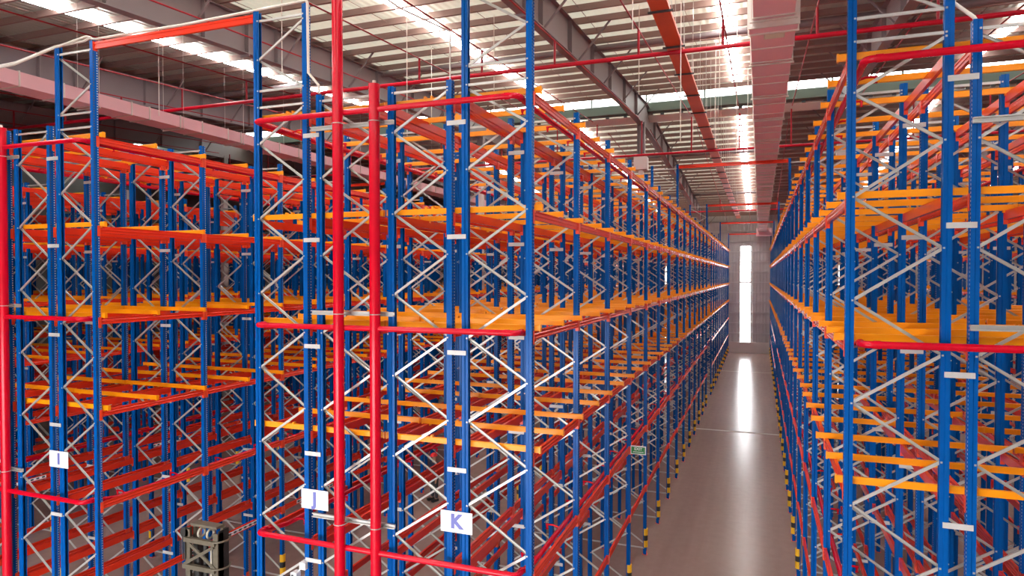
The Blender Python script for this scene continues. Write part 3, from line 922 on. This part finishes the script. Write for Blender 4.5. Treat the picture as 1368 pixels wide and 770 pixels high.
# ------------------------------------------------------------------ reach truck in the I-J aisle
t = thing('reach_truck', (-10.48, 10.2, 0), 'olive lift truck mast standing in the aisle between racks I and J', 'forklift')
b = MB()
for sx in (-1, 1):
    b.prism([(sx * 0.42, 0.0), (sx * 0.42, 0.16), (sx * 0.40, 0.16), (sx * 0.40, 0.02), (sx * 0.30, 0.02), (sx * 0.30, 0.0)] if sx > 0 else
            [(sx * 0.30, 0.0), (sx * 0.30, 0.02), (sx * 0.40, 0.02), (sx * 0.40, 0.16), (sx * 0.42, 0.16), (sx * 0.42, 0.0)], 'z', 0.12, 3.36)
    b.box(sx * 0.36 - 0.03, sx * 0.36 + 0.03, 0.17, 0.27, 0.12, 3.42)
b.obj('mast_channel', 'mast', t)
for nm, bx in (('cross_bar', (-0.40, 0.40, 0.02, 0.06, 0.3, 0.5)), ('top_plate', (-0.34, 0.34, 0.06, 0.26, 3.42, 3.47)), ('cross_bar', (-0.42, 0.38, -0.05, 0.03, 3.12, 3.21)), ('cross_bar', (-0.45, 0.38, -0.06, 0.02, 2.58, 2.67))):
    b = MB(); b.box(*bx); b.obj(nm, 'mast', t)
b = MB(); b.bar((-0.42, -0.03, 2.66), (0.34, -0.03, 3.10), 0.03, 0.06); b.bar((-0.34, -0.01, 3.10), (0.36, -0.01, 2.66), 0.03, 0.06)
b.obj('x_brace', 'mast', t)
b = MB()
for x in (-0.13, 0.10):
    n = 12
    pts = [(x, 0.14 + 0.09 * cos(2 * pi * k / n), 3.28 + 0.09 * sin(2 * pi * k / n)) for k in range(n + 1)]
    b.tube(pts, 0.025, 6)
b.obj('chain_pulley', 'machine', t)
b = MB(); b.tube([(0.0, 0.12, 0.2), (0.0, 0.12, 3.1)], 0.05, 10); b.tube([(-0.2, 0.12, 0.2), (-0.2, 0.12, 2.9)], 0.035, 10); b.tube([(0.2, 0.12, 0.2), (0.2, 0.12, 2.9)], 0.035, 10)
b.obj('lift_cylinder', 'mastdark', t)
for sx in (-1, 1):
    b = MB(); b.prism([(sx * 0.20, 0.10), (sx * 0.29, 0.10), (sx * 0.29, 0.25), (sx * 0.20, 0.25)][::sx], 'z', 0.15, 3.10); b.obj('inner_mast', 'mastdark', t)
b = MB(); b.tube([(0.26, 0.0, 0.4), (0.26, 0.0, 3.05)], 0.022, 8); b.obj('lift_chain', 'machine', t)
b = MB()
for z in (2.66, 3.2):
    b.tube([(0.36, -0.05, z)] + arc((0.30, 0.16, z), 0.22, -pi / 2, 0.2, 6, (1, 0, 0), (0, 1, 0))[1:] + [(0.46, 0.30, z + 0.03)], 0.02, 6)
b.obj('hose_guide', 'mast', t)
b = MB(); b.tube([(-0.45, 0.0, 3.28), (-0.45, 0.05, 3.28)], 0.11, 14); b.tube([(-0.45, -0.03, 2.75), (-0.45, -0.03, 3.2)], 0.015, 6); b.tube([(-0.40, -0.03, 2.75), (-0.40, -0.03, 3.2)], 0.015, 6)
b.obj('hose_reel', 'mastdark', t)
b = MB(); b.box(0.40, 0.42, 0.03, 0.30, 0.3, 3.40); b.obj('side_cover', 'mastdark', t)
b = MB(); b.box(-0.62, 0.62, -1.9, -0.35, 0.25, 1.15); b.box(-0.62, 0.0, -1.9, -0.9, 1.15, 1.45); b.obj('chassis', 'machine', t)
b = MB()
for sx in (-1, 1): b.box(sx * 0.55 - 0.08, sx * 0.55 + 0.08, -0.5, 1.4, 0.08, 0.28)
b.obj('straddle_leg', 'mastdark', t)
b = MB()
for sx in (-1, 1):
    for yy in (-0.6, -1.8): b.tube([(sx * 0.58, yy, 1.1), (sx * 0.58, yy, 2.1)], 0.03, 8)
b.box(-0.62, 0.62, -1.85, -0.55, 2.1, 2.15); b.obj('overhead_guard', 'mastdark', t)
b = MB()
for sx in (-1, 1):
    b.box(sx * 0.28 - 0.05, sx * 0.28 + 0.05, 0.30, 1.45, 0.30, 0.35); b.box(sx * 0.28 - 0.05, sx * 0.28 + 0.05, 0.29, 0.34, 0.30, 0.9)
b.obj('fork', 'mastdark', t)
for sx, yy in ((-0.55, 1.2), (0.55, 1.2), (0.0, -1.6)):
    b = MB(); b.tube([(sx - 0.07, yy, 0.15), (sx + 0.07, yy, 0.15)], 0.15, 16); b.obj('wheel', 'rubber', t)

# ------------------------------------------------------------------ worker
def skin_obj(name, nodes, edges, m, parent, root=0):
    me = bpy.data.meshes.new(name)
    me.from_pydata([n[0] for n in nodes], edges, [])
    o = put(name, me, parent)
    me.materials.append(M[m])
    md = o.modifiers.new('skin', 'SKIN')
    for i, n in enumerate(nodes):
        r = n[1]
        me.skin_vertices[0].data[i].radius = (r, r) if not isinstance(r, tuple) else r
        me.skin_vertices[0].data[i].use_root = (i == root)
    md.use_smooth_shade = True
    s = o.modifiers.new('sub', 'SUBSURF'); s.levels = 1; s.render_levels = 2
    return o
pw = thing('person', (-11.5, 22.35, 0), 'person in dark clothes and red hard hat standing behind the red beams', 'person')
pw.rotation_euler = (0, 0, radians(-25))
body = [((0, 0, 0.96), 0.13), ((0, 0, 1.15), 0.12), ((0, 0, 1.36), 0.14), ((0, 0, 1.48), 0.055), ((0, -0.01, 1.57), 0.07), ((0, -0.015, 1.66), 0.085), ((0, -0.01, 1.73), 0.06),
        ((0.18, 0, 1.40), 0.06), ((0.24, 0.0, 1.12), 0.045), ((0.25, -0.09, 0.88), 0.034), ((-0.18, 0, 1.40), 0.06), ((-0.24, 0.0, 1.12), 0.045), ((-0.25, -0.09, 0.88), 0.034),
        ((0.10, 0, 0.88), 0.095), ((0.12, -0.01, 0.50), 0.062), ((0.13, 0.01, 0.09), 0.042), ((0.14, -0.13, 0.035), 0.035), ((-0.10, 0, 0.88), 0.095), ((-0.12, -0.01, 0.50), 0.062), ((-0.13, 0.01, 0.09), 0.042), ((-0.14, -0.13, 0.035), 0.035)]
be = [(0, 1), (1, 2), (2, 3), (3, 4), (4, 5), (5, 6), (2, 7), (7, 8), (8, 9), (2, 10), (10, 11), (11, 12), (0, 13), (13, 14), (14, 15), (15, 16), (0, 17), (17, 18), (18, 19), (19, 20)]
# hands
for sx in (1, -1):
    wi_ = 9 if sx > 0 else 12
    p = len(body); body.append(((sx * 0.252, -0.115, 0.81), 0.030)); be.append((wi_, p))
    for k, (dy, ln) in enumerate(((-0.03, 0.075), (-0.010, 0.085), (0.010, 0.08), (0.03, 0.06))):
        a = len(body); body.append(((sx * 0.25, -0.115 + dy, 0.79), 0.010)); be.append((p, a))
        c = len(body); body.append(((sx * 0.243, -0.125 + dy, 0.79 - ln), 0.009)); be.append((a, c))
    a = len(body); body.append(((sx * 0.24, -0.155, 0.80), 0.011)); be.append((p, a))
skin_obj('body', body, be, 'skin', pw)
shirt = [((0, 0, 0.93), 0.155), ((0, 0, 1.15), 0.145), ((0, 0, 1.36), 0.16), ((0, 0, 1.45), 0.085), ((0.19, 0, 1.40), 0.078), ((0.245, 0.0, 1.12), 0.060), ((0.252, -0.075, 0.93), 0.048), ((-0.19, 0, 1.40), 0.078), ((-0.245, 0.0, 1.12), 0.060), ((-0.252, -0.075, 0.93), 0.048)]
skin_obj('shirt', shirt, [(0, 1), (1, 2), (2, 3), (2, 4), (4, 5), (5, 6), (2, 7), (7, 8), (8, 9)], 'navy', pw)
tr = [((0, 0, 0.96), 0.14), ((0.10, 0, 0.86), 0.112), ((0.12, -0.01, 0.50), 0.08), ((0.13, 0.01, 0.09), 0.066), ((-0.10, 0, 0.86), 0.112), ((-0.12, -0.01, 0.50), 0.08), ((-0.13, 0.01, 0.09), 0.066)]
skin_obj('trousers', tr, [(0, 1), (1, 2), (2, 3), (0, 4), (4, 5), (5, 6)], 'trouser', pw)
b = MB()
for sx in (-1, 1): b.box(sx * 0.135 - 0.05, sx * 0.135 + 0.05, -0.21, 0.07, 0.0, 0.09)
b.obj('boots', 'black', pw)
b = MB()
N = 16; rings = []
for k in range(6):
    a = pi / 2 * k / 5
    rings.append([(0.118 * cos(a) * cos(2 * pi * i / N), -0.012 + 0.138 * cos(a) * sin(2 * pi * i / N), 1.70 + 0.125 * sin(a)) for i in range(N)])
v = [q for r in rings for q in r]
b.add(v, [(k * N + i, k * N + (i + 1) % N, (k + 1) * N + (i + 1) % N, (k + 1) * N + i) for k in range(5) for i in range(N)], 0, True)
b.prism([(0.128 * cos(2 * pi * i / N), -0.015 + (0.15 if sin(2 * pi * i / N) > 0 else 0.20) * sin(2 * pi * i / N)) for i in range(N)], 'z', 1.692, 1.704)
b.obj('hard_hat', 'helmet', pw)
b = MB(); b.tube([(0, -0.098, 1.64), (0, -0.125, 1.605), (0, -0.09, 1.595)], [0.010, 0.018, 0.010], 8); b.obj('nose', 'skin', pw)
for sx in (-1, 1):
    b = MB(); b.tube([(sx * 0.034, -0.098, 1.645), (sx * 0.034, -0.105, 1.645)], 0.011, 8); b.obj('eye', 'hair', pw)
    b = MB(); b.tube([(sx * 0.082, -0.005, 1.60), (sx * 0.092, 0.005, 1.63), (sx * 0.086, 0.005, 1.665)], 0.014, 6); b.obj('ear', 'skin', pw)
b = MB(); b.tube([(-0.028, -0.088, 1.555), (0, -0.096, 1.555), (0.028, -0.088, 1.555)], 0.007, 6); b.obj('mouth', 'helmet', pw)
